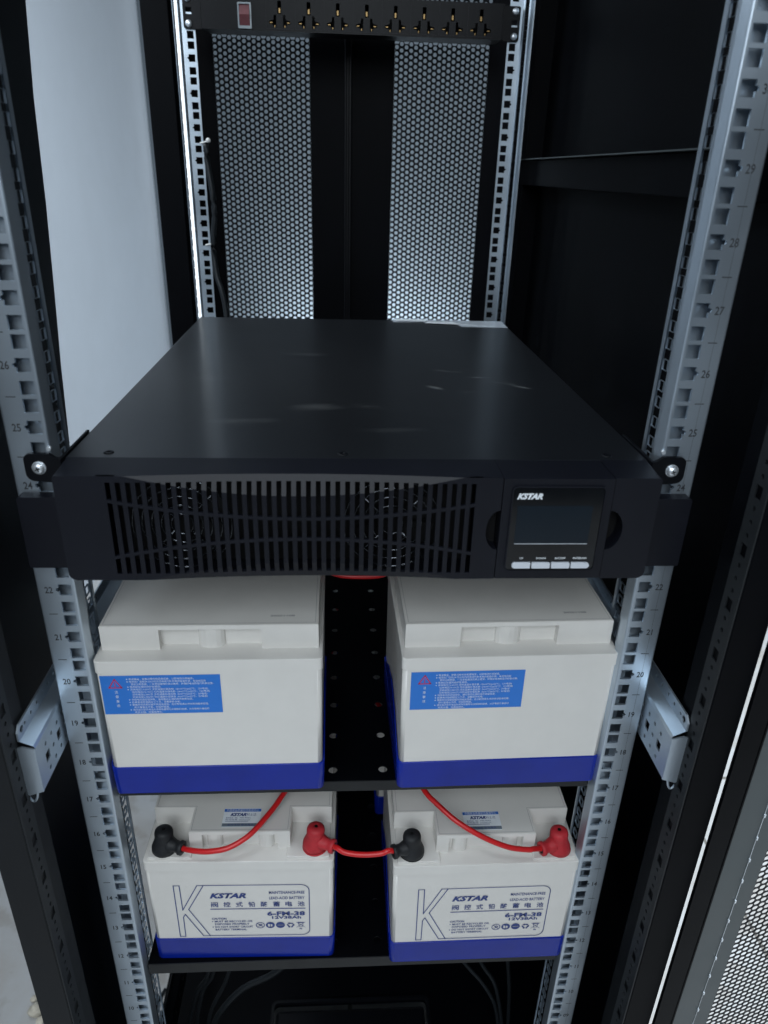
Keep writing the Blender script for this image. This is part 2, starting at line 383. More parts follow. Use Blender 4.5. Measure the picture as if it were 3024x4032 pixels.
def rear_rail(sx):
    m = MB(); f = lambda y: (lambda x, z: (sx*x, y, z)); hs = []
    h = 4.7
    for z, mid in holes_z(60, 1640):
        hs.append([(232.55-h, z-h), (232.55+h, z-h), (232.55+h, z-1.8), (232.55+h+2.6, z), (232.55+h, z+1.8), (232.55+h, z+h), (232.55-h, z+h)] if mid else rect(232.55-h, z-h, 232.55+h, z+h))
    m.prism(rect(225, 60, 244, 1640), f(D), f(D+2), hs)
    # slotted slope and smooth outer return, both coming forward
    def slope(u, z): return (sx*(244+u*.75), D-u*.66, z)
    def slope2(u, z): return (sx*(244+u*.75)+sx*1.2, D-u*.66+1.2, z)
    m.prism(rect(0, 60, 12, 1640), slope, slope2, [rect(3.5, z-5, 9.5, z+5) for z, _ in holes_z(60, 1640)])
    if sx > 0: m.prism(rect(D-30, 60, D-8, 1640), lambda y, z: (sx*253, y, z), lambda y, z: (sx*254.5, y, z))
    m.build('mounting_rail', M['galv'], cab, label='rear %s rail with square holes' % ('left' if sx < 0 else 'right'))
rear_rail(-1); rear_rail(1)
def strut(sx, z0, zw, zl, y0, y1, mname, label, end=True):
    m = MB(); hs = []
    for i in range(int((y1-y0-24)/12.5)):
        y = y0+17+12.5*i
        for j, z in enumerate((z0+7.5, z0+20, z0+32.5)):
            if z > zw-5: continue
            if j == 1 and i % 2 == 0: hs.append([(y-4, z-4.4), (y+4, z-4.4), (y+4, z+4.4), (y-4, z+4.4)])
            else: hs.append(circ(y, z, 2.0, 8))
    m.prism(rect(y0, z0, y1, zw), lambda y, z: (sx*256, y, z), lambda y, z: (sx*257.3, y, z), hs)
    m.quad((sx*256, y0, zw), (sx*256, y1, zw), (sx*257.5, y1, zw+2.2), (sx*257.5, y0, zw+2.2))
    m.quad((sx*257.5, y0, zw+2.2), (sx*257.5, y1, zw+2.2), (sx*267, y1, zw+7), (sx*267, y0, zw+7))
    hs = [circ(y0+7.5, zl-6.5, 3.0, 12)]+[circ(y0+14+12.4*k, zl-6, 1.6, 8) for k in range(int((y1-y0-20)/12.4))]
    m.prism([(y0, zw+7), (y1, zw+7), (y1, zl), (y0+5, zl), (y0, zl-5)], lambda y, z: (sx*267, y, z), lambda y, z: (sx*268.4, y, z), hs)
    if end:
        m.prism([(256.2, z0-1), (268, z0-5), (271, z0-3), (271, zw+1), (266, zw+2.5), (256.2, zw)], lambda x, z: (sx*x, y0-1.6, z), lambda x, z: (sx*x, y0-.1, z))
        m.tube([(sx*262, y0+1, z0), (sx*264, y0+1, z0-10), (sx*267, y0+1, z0-14), (sx*270, y0+1, z0-10), (sx*270.5, y0+1, z0)], 1.0, 6, smooth=3)
    m.build('depth_strut', M[mname], cab, label=label)
strut(-1, 821, 864, 884, -51, 735, 'galv', 'perforated galvanised strut beside the left rail')
strut(1, 821, 864, 884, -52, 735, 'galv', 'perforated galvanised strut beside the right rail')
strut(-1, 140, 176, 190, 20, 735, 'powder', 'dark perforated strut low on the left side', end=False)
def post(sx):
    m = MB(); mn = 'post' if sx < 0 else 'cabinet'  # left post takes the paint lightened for its lit face
    m.box((sx*270.6, -70, -20), (sx*297.5, -30, 1900), 1.0)
    hs = []; z = 20
    while z < 1850:
        hs.append(rect(-63.5, z-5, -55.5, z+5))
        for k in range(3): hs.append(circ(-59.5, z+11.9+10.5*k, 1.9, 8))
        z += 45
    z0 = 20-45
    hs = [[(a, b+(908.8-20) % 45) for a, b in h] for h in hs if True]
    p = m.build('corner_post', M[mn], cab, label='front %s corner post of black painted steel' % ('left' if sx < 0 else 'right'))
    m = MB().prism(rect(-69.6, 20, -50, 1895), lambda y, z: (sx*269.2, y, z), lambda y, z: (sx*270.4, y, z), hs)
    m.build('perforated_strip', M['strip'], p)
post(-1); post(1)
for sx in (-1, 1):
    m = MB().box((sx*(266.5 if sx < 0 else 274), 766, -20), (sx*306, 800, 1900), 1.0)
    m.build('corner_post', M['cabinet'], cab)
# right side panel, its horizontal rib, unseen roof, base
MB().box((301, -40, 0), (303, 800, 1900)).build('side_panel', M['cabinet'], cab, label='closed black right side panel')
MB().box((272, 40, 1268), (299, 790, 1303), 1.2).build('side_brace', M['cabinet'], cab, label='black horizontal brace on the right side')
MB().box((262, 30, 1303.2), (301, 790, 1304.6)).build('side_brace', M['doorgrey'], cab, label='thin pale upper edge of the right side brace')  # bright top line of the black brace, put into the colour
MB().box((-300, -70, 1900), (303, 870, 1920)).build('roof_panel', M['cabinet'], cab)  # unseen; put in to keep light from above out
m = MB()
m.prism(rect(-300, -60, 303, 860), lambda x, y: (x, y, 60), lambda x, y: (x, y, 66), [rrect(-122, 168, 122, 222, 8)])
m.build('base_plate', M['cabinet'], cab)
m = MB(); ring = rrect(-126, 164, 126, 226, 10)
m.prism(ring, lambda x, y: (x, y, 72), lambda x, y: (x, y, 66), [rrect(-121.5, 168.5, 121.5, 221.5, 7)])
m.build('cable_opening_rim', M['powder'], cab)
m = MB().box((-120, 171, 34), (120, 219, 58), 6)
m.tube([(-95, 180, 58), (95, 183, 59)], 1.2, 6)
m.build('opening_cover', M['powder'], cab, label='dusty black cover sunk in the cable opening of the base')
# left dark side sheet standing just inside the left rail
def sheet(y, z): return (-262, y, z)
m = MB()
m.prism([(-30, -20), (205, -20), (207, 861), (231, 1012), (243, 1094), (255, 1153), (272, 1245), (283, 1334), (300, 1412), (350, 1900), (-30, 1900)], lambda y, z: (-300, y, z), lambda y, z: (-301.5, y, z))
m.build('side_panel', M['leftpanel'], cab, label='dark left side sheet behind the front left rail')
# hexagonal meshes
def hexmesh(m, u0, u1, v0, v1, pitch, hole, F, G):
    cs = pitch*.866; nc = int(round((u1-u0)/cs)); cs = (u1-u0)/nc
    R = pitch/math.sqrt(3)
    bm = m.bm
    rows = int((v1-v0)/pitch)
    cache = {}
    def vert(fn, tagk, x, y):
        k = (tagk, round(x, 2), round(y, 2))
        if k not in cache: cache[k] = bm.verts.new(fn(x, y))
        return cache[k]
    for i in range(nc):
        for j in range(rows):
            cx = u0+cs*(i+.5); cy = v0+pitch*(j+.5+(.5 if i % 2 else 0))
            O = [(cx+R*math.cos(math.radians(60*k)), cy+R*math.sin(math.radians(60*k))) for k in range(6)]
            H = [(cx+hole*math.cos(math.radians(30*k)), cy+hole*math.sin(math.radians(30*k))) for k in range(12)]
            for k in range(6):
                a, b = O[k], O[(k+1) % 6]; h0, h1, h2 = H[2*k], H[2*k+1], H[(2*k+2) % 12]
                for fn, tg in ((F, 0),):
                    va, vb = vert(fn, tg, *a), vert(fn, tg, *b)
                    x0, x1, x2 = [vert(fn, tg+10, *p) for p in (h0, h1, h2)]
                    bm.faces.new([va, x0, x1]); bm.faces.new([va, x1, vb]); bm.faces.new([vb, x1, x2])
                g0, g1, g2 = [vert(G, 21, *p) for p in (h0, h1, h2)]
                bm.faces.new([x0, g0, g1, x1]); bm.faces.new([x1, g1, g2, x2])
    return m
def rear_door(x0, x1, m0, m1, lab):
    y = 850
    m = MB(); f = lambda x, z: (x, y, z); g = lambda x, z: (x, y+1.2, z)
    m.prism(rect(x0, 60, x1, 1880), f, g, [rect(m0+.5, 100.5, m1-.5, 1468.5), rect(m0+.5, 1500.5, m1-.5, 1800)])
    m.box((x0, y-14, 60), (x0+2, y, 1880)); m.box((x1-2, y-14, 60), (x1, y, 1880))
    d = m.build('rear_door', M['cabinet'], cab, label=lab)
    k = hexmesh(MB(), m0, m1, 100, 1468, 8.75, 3.05, f, lambda x, z: (x, y+1.2, z))
    hexmesh(k, m0, m1, 1500, 1800, 8.75, 3.05, f, lambda x, z: (x, y+1.2, z))
    k.build('perforated_mesh', M['cabinet'], d)
rear_door(-266, -8, -219, -67, 'left leaf of the rear door with honeycomb mesh')
rear_door(-6, 300, 67, 219.5, 'right leaf of the rear door with honeycomb mesh')
MB().box((-12, 838, 60), (-1, 849, 1880), 1).build('door_edge_strip', M['powder'], cab)
# open front door on the right, swung out past the post
HX, HY = 299.6, -74
dx, dy = .9936, .113
def door(u, w): return (HX+dx*u-dy*w, HY+dy*u+dx*w)   # u along the leaf, w through it
def DF(w): return lambda u, z: (*door(u, w), z)
m = MB()
m.prism(rect(21, 20, 61, 1880), DF(0), DF(1.5)); m.prism(rect(470, 20, 520, 1880), DF(0), DF(1.5))
m.prism(rect(61, 20, 470, 60), DF(0), DF(1.5)); m.prism(rect(61, 1840, 470, 1880), DF(0), DF(1.5))
fd = m.build('front_door', M['doorgrey'], cab, label='wide open front door with grey inner frame and honeycomb mesh, lower right')
hexmesh(MB(), 61, 250, 300, 900, 7.1, 3.25, DF(0), DF(1.2)).build('perforated_mesh', M['powder'], fd)
m = MB().prism(rect(61.2, 60.2, 469.8, 299.8), DF(.3), DF(1.3)); m.prism(rect(61.2, 900.2, 469.8, 1839.8), DF(.3), DF(1.3)); m.prism(rect(250.2, 300, 469.8, 900), DF(.3), DF(1.3))
m.build('door_sheet', M['doorgrey'], fd)
m = MB().tube([(*door(45, -.5), 20), (*door(45, -.5), 1500)], .28, 6, smooth=0)
for k in range(34): m.box((*[c-.7 for c in door(45, -.9)], 440+27*k), (*[c+.7 for c in door(45, -.9)], 443.5+27*k))
m.build('seam_bead', M['zinc'], fd)
m = MB().prism(rect(0, 20, 18.5, 1880), DF(-.6), DF(3)); m.prism(rect(19.3, 20, 20.9, 1880), DF(-.8), DF(1)); m.build('door_gasket', M['cabinet'], fd)

# ------------------------------------------------------------------ shelves
def shelf(z, front, lip, lab):
    t = thing('perforated_shelf', lab, 'shelf', (0, front, z), 'black shelves under the batteries')
    hs = [circ(x, y, 4.4, 16) for x in (-168, -120, -72, -24, 24, 72, 120, 168) for y in [26+47*k for k in range(11)]]
    m = MB().prism(rect(-222, front, 222, 560), lambda x, y: (x, y, z), lambda x, y: (x, y, z-1.5), hs)
    m.build('shelf_plate', M['cabinet'], t)
    MB().box((-222, front-1.5, z-lip), (222, front, z+.1), .4).build('front_lip', M['lip'], t)
    for sx in (-1, 1): MB().box((sx*221.4, front+.1, z-lip), (sx*222.4, 560, z-.2)).build('side_flange', M['cabinet'], t)
shelf(759.5, 12, 12, 'upper black perforated shelf carrying the two batteries with blue stickers')
shelf(506.5, 8, 15, 'lower black perforated shelf carrying the two batteries with printed fronts')

# ------------------------------------------------------------------ batteries (local: front face y=0, back y=165, bottom z=0)
def battery_parts(t, which, sx_off=0.0, holo=0.0):
    kw = dict(local=True)
    # blue base tray
    m = MB(); bm = bmesh.new(); bmesh.ops.create_cube(bm, size=1)
    for v in bm.verts:
        top = v.co.z > 0
        v.co = Vector((v.co.x*(191.6 if top else 190.2), (v.co.y+.5)*165.4-.2, (v.co.z+.5)*31.5))
    bmesh.ops.bevel(bm, geom=[e for e in bm.edges if abs(e.verts[0].co.z-e.verts[1].co.z) > 5], offset=6, segments=5, profile=.5, affect='EDGES')
    bmesh.ops.bevel(bm, geom=[e for e in bm.edges if abs(e.verts[0].co.z-e.verts[1].co.z) < 1], offset=.9, segments=2, profile=.5, affect='EDGES')
    for f in bm.faces: f.smooth = f.calc_area() < 1500
    m.add(bm)
    # raised rims of the tray along both short sides
    for s in (-1, 1): m.prism([(4, 26), (161, 26), (161, 33), (120, 56), (85, 64), (45, 52)], lambda y, z: (s*95.5, y, z), lambda y, z: (s*94.7, y, z))
    base = m.build('blue_base', M['blue'], t, **kw)
    # case
    m = MB(); bm = bmesh.new(); bmesh.ops.create_cube(bm, size=1)
    for v in bm.verts:
        top = v.co.z > 0
        v.co = Vector((v.co.x*(188.6 if top else 187.4), (v.co.y+.5)*163+1.1, 30+(v.co.z+.5)*105.4))
    bmesh.ops.bevel(bm, geom=[e for e in bm.edges if abs(e.verts[0].co.z-e.verts[1].co.z) > 5], offset=4, segments=5, profile=.5, affect='EDGES')
    for f in bm.faces: f.smooth = f.calc_area() < 1500
    m.add(bm); m.build('case', M['abs'], t, **kw)
    # lid: rim, deck, pads, raised block
    m = MB(); bm = bmesh.new(); bmesh.ops.create_cube(bm, size=1)
    for v in bm.verts: v.co = Vector((v.co.x*190.4, (v.co.y+.5)*165, 135.9+(v.co.z+.5)*12.1))
    bmesh.ops.bevel(bm, geom=[e for e in bm.edges if abs(e.verts[0].co.z-e.verts[1].co.z) > 5], offset=4, segments=5, profile=.5, affect='EDGES')
    bmesh.ops.bevel(bm, geom=[e for e in bm.edges if e.verts[0].co.z > 147 and e.verts[1].co.z > 147], offset=.9, segments=2, profile=.5, affect='EDGES')
    m.add(bm)
    m.box((-90.5, 3.5, 147.5), (-47.5, 48, 150.6), .6); m.box((47.5, 3.5, 147.5), (90.5, 48, 150.6), .6)
    # raised block, plan with the two terminal corners cut out and a finger notch on both long sides
    zb, zt, zn = 147.5, 172.0, 167.8
    full = [(-91.5, 46), (-50.5, 46), (-50.5, 15.5), (50.5, 15.5), (50.5, 46), (91.5, 46), (91.5, 149), (-91.5, 149)]
    low = [(-91.5, 46), (-50.5, 46), (-50.5, 15.5)]
    def notch(c, y0, y1, half, up):           # plan points of the notch with bumps
        P = [(-half, y0)]
        P += [(-half, y1)]
        for b in c:
            for k in range(9):
                a = math.pi*k/8; P.append((b[0]-b[1]*math.cos(a), y1-(y1-y0)*b[2]*math.sin(a)))
        P += [(half, y1), (half, y0)]
        return P
    n1 = notch([(-26, 8, .85), (26, 8, .85)], 15.5, 21.5, 38, 1)
    low += n1+[(50.5, 15.5), (50.5, 46), (91.5, 46), (91.5, 149)]
    n2 = notch([(0, 11.5, .8)], 149, 141, 43, 1)
    low += list(reversed(n2))+[(-91.5, 149)]
    m.prism(low, lambda x, y: (x, y, zn), lambda x, y: (x, y, zb))
    m.prism(full, lambda x, y: (x, y, zt-.5), lambda x, y: (x, y, zn))
    ins = [(-91, 46.5), (-50, 46.5), (-50, 16), (50, 16), (50, 46.5), (91, 46.5), (91, 148.5), (-91, 148.5)]
    m.prism(ins, lambda x, y: (x, y, zt), lambda x, y: (x, y, zt-.5))
    lid = m.build('lid', M['abs'], t, **kw)
    # thin seam of the vent plate on top
    mm = MB(); P = [(-89, 48), (-48.2, 48), (-48.2, 18), (48.2, 18), (48.2, 48), (89, 48), (89, 146), (-89, 146)]
    stroke(mm, P, .35, lambda x, y: (x, y, zt+.08), closed=True)
    mm.build('lid_seam', M['datecode'], lid, **kw)
    if which == 'front':
        m = MB(); f = lambda x, z: (x, .55, z)
        K = [(-68, 113), (-62, 113), (-61.5, 76.1), (-44.1, 113), (-37.7, 113), (-55.4, 77), (-36.1, 35.3), (-43.2, 35.3), (-59.4, 69.5), (-61.8, 65.2), (-62, 34.8), (-67.7, 34.8)]
        stroke(m, K, .9, f, closed=True)
        arc = [(-37.7, 113), (61, 113)]+[(61+8.5*math.sin(math.radians(a)), 104.5+8.5*math.cos(math.radians(a))) for a in range(10, 91, 10)]
        arc += [(69.2, 44)]+[(60.7+8.5*math.cos(math.radians(a)), 43.8-8.5*math.sin(math.radians(a))) for a in range(0, 91, 10)]+[(-36.1, 35.3)]
        stroke(m, arc, .9, f)
        text_to(m, 'KSTAR', -32.6, 94.0, 6.9, f=f, width=37.3, bold=.045, shear=.32)
        text_to(m, 'MAINTENANCE-FREE', 28.3, 99.6, 3.9, f=f, width=36.5, bold=.015)
        text_to(m, 'LEAD-ACID BATTERY', 28.3, 91.4, 3.9, f=f, width=36.3, bold=.015)
        for i, ch in enumerate('阀控式铅酸蓄电池'): text_to(m, ch, -31.9+12.75*i, 81.0, 5.6, f=f, width=7.2, bold=.014)
        stroke(m, [(-32.6, 77.1), (64.8, 77.1)], 1.1, f)
        text_to(m, '6-FM-38', 25.2, 66.4, 5.8, f=f, width=39.5, bold=.035)
        text_to(m, '12V38Ah', 30.0, 61.2, 4.0, f=f, width=30.5, bold=.03)
        text_to(m, 'CAUTION', -32.7, 60.9, 2.6, f=f, width=15.2, bold=.03)
        text_to(m, 'MUST BE RECYCLED OR', -30, 56.6, 2.5, f=f, width=39.5, bold=.02)
        text_to(m, 'DISPOSED PROPERLY', -30, 52.4, 2.5, f=f, width=36, bold=.02)
        text_to(m, 'DO NOT SHORT CIRCUIT', -30, 47.9, 2.5, f=f, width=39.5, bold=.02)
        text_to(m, 'BATTERY TERMINAL', -30, 43.6, 2.5, f=f, width=33, bold=.02)
        for z in (57.8, 49.1): m.prism(circ(-32.2, z, .7, 8), f, None)
        # warning symbols
        for i, x in enumerate((17.3, 27.8, 38.4)):
            ringo = circ(x, 51.2, 4.7, 28)
            if i == 0: m.prism(ringo, f, None, [circ(x, 51.2, 3.9, 28)])
            elif i == 1: m.prism(ringo, f, None, [[(x-2.6, 49), (x-.4, 48.2), (x-.4, 52.8), (x-2.6, 53.4)], [(x+.3, 48.2), (x+2.2, 49), (x+2.2, 52.2), (x+.3, 52.8)]])
            else: m.prism(ringo, f, None, [rect(x-3.2, 50.6, x+3.2, 51.5)])
        x = 17.3; stroke(m, [(x-2.6, 53.8), (x+2.6, 48.6)], .6, f); stroke(m, [(x-2, 49.4), (x, 50.4), (x-1.2, 52.2), (x+.8, 53), (x+2, 51.6), (x+.4, 50.4)], .7, f)
        for k in range(3):
            a = math.radians(90+120*k); c = Vector((49.1+2.6*math.cos(a), 50.9+2.6*math.sin(a))); d = Vector((-math.sin(a), math.cos(a)))
            stroke(m, [tuple(c-d*2), tuple(c+d*1.4)], 1.5, f)
            n_ = Vector((math.cos(a), math.sin(a))); q = [c+d*1.2-n_*1.6, c+d*1.2+n_*1.6, c+d*3.2]
            m.quad(*[f(*p) for p in q])
        x = 59.9; stroke(m, [(x-2.4, 54.4), (x-1.8, 48.6), (x+1.8, 48.6), (x+2.4, 54.4)], .5, f, closed=True)
        stroke(m, [(x-4.6, 55.4), (x+4.6, 47.2)], .45, f); stroke(m, [(x+4.6, 55.4), (x-4.6, 47.2)], .45, f); stroke(m, [(x-3, 55), (x+3, 55)], .8, f)
        text_to(m, 'Pb', x, 44.0, 2.0, f=f, align='CENTER', bold=.04)
        m.build('printed_front', M['print'], t, **kw)
        # foil sticker on the lid
        x0, x1, y0, y1 = -19+holo, 19+holo, 21, 44.5
        fz = lambda h: (lambda x, y: (x, y, zt+h))
        sk = MB().prism(rrect(x0, y0, x1, y1, 1.2), fz(.25), fz(.12)).build('foil_sticker', M['silver'], t, **kw)
        MB().prism(rect(x0+.2, y1-4.2, x1-.2, y1-.6), fz(.32), None).build('header_band', M['stickblue'], sk, **kw)
        MB().prism(rect(x0+.2, y0+.6, x1-.2, y0+4.6), fz(.32), None).build('footer_band', M['stickgrey'], sk, **kw)
        tt = MB(); fs = fz(.36)
        text_to(tt, 'KSTAR', x0+7, y1-9.6, 3.4, f=fs, width=16.5, bold=.06, shear=.3); text_to(tt, '科士达', x0+23.5, y1-9.4, 2.7, f=fs, width=10)
        text_to(tt, '查询电话：400-', x0+3, y1-12.8, 1.6, f=fs, width=12); text_to(tt, '700-9662', x0+17, y1-12.8, 1.5, f=fs, width=11)
        text_to(tt, '防伪标签', x0+3, y1-15.2, 1.6, f=fs, width=12); text_to(tt, 'www.kstar.com', x0+16.5, y1-15.2, 1.4, f=fs, width=11.5)
        stroke(tt, [(x0+3, y1-16.4), (x0+26, y1-16.4)], .5, fs)
        text_to(tt, '刮开涂层 查询真伪', x0+6, y0+1.6, 2.2, f=fs, width=26)
        tt.build('sticker_text', M['print'], sk, **kw)
        tt = MB(); text_to(tt, '中国家品质量防伪查询中心', x0+2.5, y1-3.6, 2.3, f=fs, width=33); tt.build('header_text', M['white'], sk, **kw)
    else:
        # blue caution sticker on the back face
        Y = 164.25
        f = lambda d: (lambda x, z: (-x, Y+d, z))
        x0 = -91.8+sx_off; x1 = x0+100; z0 = 92.3; z1 = 133
        sk = MB().prism(rect(x0, z0, x1, z1), f(.2), f(.05)).build('caution_sticker', M['sticker'], t, **kw)
        tt = MB(); g = f(.32)
        lines = ['电池搬运、安装过程中应轻拿轻放，以防电池外壳破损。', '电池出厂后应24-72小时内尽早进行补充电并检查外观，电池电压异',
                 '常应立即更换，一旦发现漏液应停止使用，并做好电池的运行检查记录。', '电池应在通风良好处使用。',
                 '浮充电压13.6V/只 浮充温度补偿系数 -18mV/℃(at25℃，12V电池)', '均充电压14.1V/只 均充温度补偿系数 -24mV/℃(at25℃，12V电池)',
                 '浮充电压2.26V/只 浮充温度补偿系数 -3mV/℃(at25℃，2V电池)', '均充电压2.35V/只 均充温度补偿系数 -4mV/℃(at25℃，2V电池)',
                 '勿将电池放在密闭处，请勿靠近火源的地方使用电池。', '如果电池存放超过三个月，请重新补充电。', '更换时勿将新旧或不同电池混用，应立即用清水冲洗电池酸液处理，',
                 '用大量清水冲洗，并及时就医。', '请勿自行拆开电池外壳并防重物与尖锐物的碰撞，火灾等意外事故时', '用灭火器、勿直接用水。']
        ind = [0, 0, 1, 0, 0, 1, 1, 1, 0, 0, 0, 1, 0, 1]
        for i, (l, k) in enumerate(zip(lines, ind)):
            z = z1-4.0-i*2.72
            wd = sum(2.15 if ord(c) > 255 else 1.15 for c in l)*1.0
            text_to(tt, l, x0+24+k*1.2, z-.4, 1.6, f=g, width=min(wd, 70))
            if not k: tt.prism(circ(x0+22.3, z+.4, .55, 6), g, None)
        for i, c in enumerate('注意事项'): text_to(tt, c, x0+12.2, z1-18.2-4.9*i, 2.3, f=g, width=2.6, align='CENTER')
        tt.build('sticker_text', M['white'], sk, **kw)
        tr = MB(); cx = x0+12
        stroke(tr, [(cx-5.2, z1-12.4), (cx+5.2, z1-12.4), (cx, z1-3.6)], 1.0, g, closed=True)
        stroke(tr, [(cx, z1-6.6), (cx, z1-9.6)], .7, g); stroke(tr, [(cx, z1-10.5), (cx, z1-11)], .8, g)
        tr.build('warning_triangle', M['redprint'], sk, **kw)
        # inkjet date code on top, readable from the back side
        dd = MB(); text_to(dd, '20251108', 50, 137.0-1.6, 2.4, f=lambda x, y: (-x, 272.0-y, zt+.12), width=21, bold=.05)
        dd.build('date_code', M['datecode'], t, **kw)
    # terminals under the boots
    for s in (-1, 1):
        MB().lathe([(13, 150.4), (13, 150.9), (11, 151.0)], (s*75.6, 16, 0)).build('terminal_well', M['black'] if s < 0 else M['redrub'], t, **kw)
BG = 'white lead-acid batteries with blue bases'
def battery(x, y, z, rot, which, label, **k):
    t = thing('rack_battery', label, 'battery', (x, y, z), BG, rot); battery_parts(t, which, **k); return t
def back_loc(x, y, rot): return x, y
r = math.pi+math.radians(.4)
battery(-127+165*math.sin(math.radians(.4))*-1, 1.8+165, 759.6, r, 'back', 'white battery with blue caution sticker on the upper shelf, beside the left rail')
r = math.pi+math.radians(1.2)
battery(130.8-165*math.sin(math.radians(1.2)), 3+165, 759.6, r, 'back', 'white battery with blue caution sticker on the upper shelf, beside the right rail', sx_off=5)
battery(-118.4, 11.5, 506.6, math.radians(-1.2), 'front', 'white battery with printed K front on the lower shelf, nearer the left rail')
battery(131.0, 0.5, 506.6, math.radians(0.2), 'front', 'white battery with printed K front on the lower shelf, touching the right rail', holo=-2)

# batteries further back on the lower shelf, glimpsed through the holes of the upper one
battery(-117.5, 200, 506.6, 0, 'front', 'white battery right behind the lower left battery, glimpsed through the shelf holes')
battery(123.5, 200, 506.6, 0, 'front', 'white battery right behind the lower right battery, glimpsed through the shelf holes')
battery(-117.5, 372, 506.6, 0, 'front', 'rearmost white battery on the left of the lower shelf, glimpsed through the shelf holes')
battery(123.5, 372, 506.6, 0, 'front', 'rearmost white battery on the right of the lower shelf, glimpsed through the shelf holes')

# ------------------------------------------------------------------ red battery leads with rubber boots
def boot(parent, base, d, m, lean=(0, 0)):
    """rubber terminal boot: skirt on the pad, head with a test hole, side spout in direction d"""
    bx, by, bz = base
    tl = Matrix.Rotation(math.radians(lean[0]), 3, 'X') @ Matrix.Rotation(math.radians(lean[1]), 3, 'Y')
    b = MB().lathe([(11.5, 0), (12.3, 1), (12.2, 5), (10.8, 9), (9.4, 13), (9.0, 17), (9.2, 21), (8.6, 23.5), (6.5, 25.2), (3.0, 25.8), (1.9, 25.7), (1.6, 22)], base, n=32, tilt=tl)
    d = Vector(d).normalized(); c = Vector(base)+Vector((0, 0, 9))
    P = [c+d*t for t in (2, 9, 13, 17, 18.5, 21.5, 22.0, 21.9, 18)]
    b.tube(P, [8.2, 7.6, 6.0, 5.8, 7.2, 7.2, 6.6, 4.2, 3.6], 20, smooth=0)
    o = b.build('terminal_boot', m, parent)
    MB().lathe([(1.7, 25.6), (1.7, 25.95), (1.2, 26)], base, n=12, tilt=tl).build('test_hole', M['black'], o)
    MB().tube([c+d*21.8, c+d*22.2], [4.4, 4.3], 16, smooth=0).build('spout_mouth', M['black'], o)
    return c+d*19
def lead(label, pts, ends):
    t = thing('battery_lead', label, 'cable', pts[0], 'red battery leads')
    P = list(pts)
    for (base, d, m, at, lean) in ends:
        e = boot(t, base, d, M[m], lean)
        if at == 0: P.insert(0, tuple(e))
        else: P.append(tuple(e))
    MB().tube(P, 2.7, 14, smooth=6).build('cable', M['redcab'], t)
lead('red lead rising from the black boot at far left of the lower shelf', [(-166, 14, 670), (-155, 10, 672.5), (-143.4, 8, 674.5), (-126.2, 9, 677.6), (-107.2, 18, 683.2), (-91, 35, 689.8), (-79.5, 52, 694), (-68, 74, 700), (-46, 130, 720), (-34, 200, 736), (-30, 240, 738), (-20, 262, 740), (-10, 290, 742), (-6, 370, 742)],
     [((-194, 27, 657.5), (1, -.35, -.05), 'blackrub', 0, (-4, 3))])
lead('short red lead linking the red boot and the black boot between the lower batteries', [(-20, 11, 671), (-11.8, 6, 670.2), (5.7, 4, 669), (23.3, 4, 670), (31, 5, 672.5)],
     [((-43, 26, 657.5), (1, -.45, -.05), 'redrub', 0, (-4, 4)), ((56, 15, 657.5), (-1, -.35, .02), 'blackrub', 1, (-3, -3))])
lead('red lead rising from the red boot at far right of the lower shelf', [(176, 3, 672), (170, 1.5, 673), (149.5, 2, 676.9), (123.9, 6, 687.3), (99, 15, 698.9), (80, 30, 707.4), (68, 46, 711), (48, 90, 720), (28, 150, 730), (4, 215, 734), (-4, 290, 735), (-24, 350, 738), (-60, 400, 738)],
     [((206, 15, 657.5), (-1, -.35, -.05), 'redrub', 0, (-3, -3))])
lead('short red lead joining the two upper batteries behind the big black unit', [(-26, 150, 906), (-14, 148, 903.5), (3, 147, 903), (20, 148, 903), (30, 150, 905)],
     [((-50, 152, 910.5), (1, -.1, -.35), 'redrub', 0, (0, 0)), ((55, 153, 910.5), (-1, -.1, -.35), 'blackrub', 1, (0, 0))])

# ------------------------------------------------------------------ the ups
ups = thing('rack_ups', 'wide black rack UPS with slotted front grille and small dark display', 'power supply', (0, 0, 1003))
MB().box((-216.5, 3.2, 1003.5), (216.5, 562, 1087.6), .9).build('housing', M['lid'], ups)
for x in (-188.3, -15.3, 188): 
    s_ = MB().lathe([(3.9, 0), (3.9, .35), (3.2, .8), (1.3, .85), (1.0, .3)], (x, 14, 1087.5), n=20).build('lid_screw', M['powder'], ups)
bz = MB(); Z0, Z1 = 1006.0, 1088.0; GX0, GX1 = -184.0, 84.0
def arcT(x): return min(Z1, 1073.4+14.6*((x+48)/118)**2)
def arcB(x): return max(Z0, 1020.3-16*((x+43)/118)**2)
def rib1(x): return 1055.6+11.0*((x+43)/122)**2
def rib2(x): return 1039.4-12.0*((x+43)/122)**2
def gy(x, z):
    if z > arcT(x): return -33+(z-arcT(x))*.42
    if z < arcB(x): return -33+(arcB(x)-z)*.42
    return -33
xs = [GX0]; kinds = []
pitch = (77.5+177)/37
for i in range(38):
    c = -177+pitch*i; xs += [c-1.75, c+1.75]
xs.append(GX1)
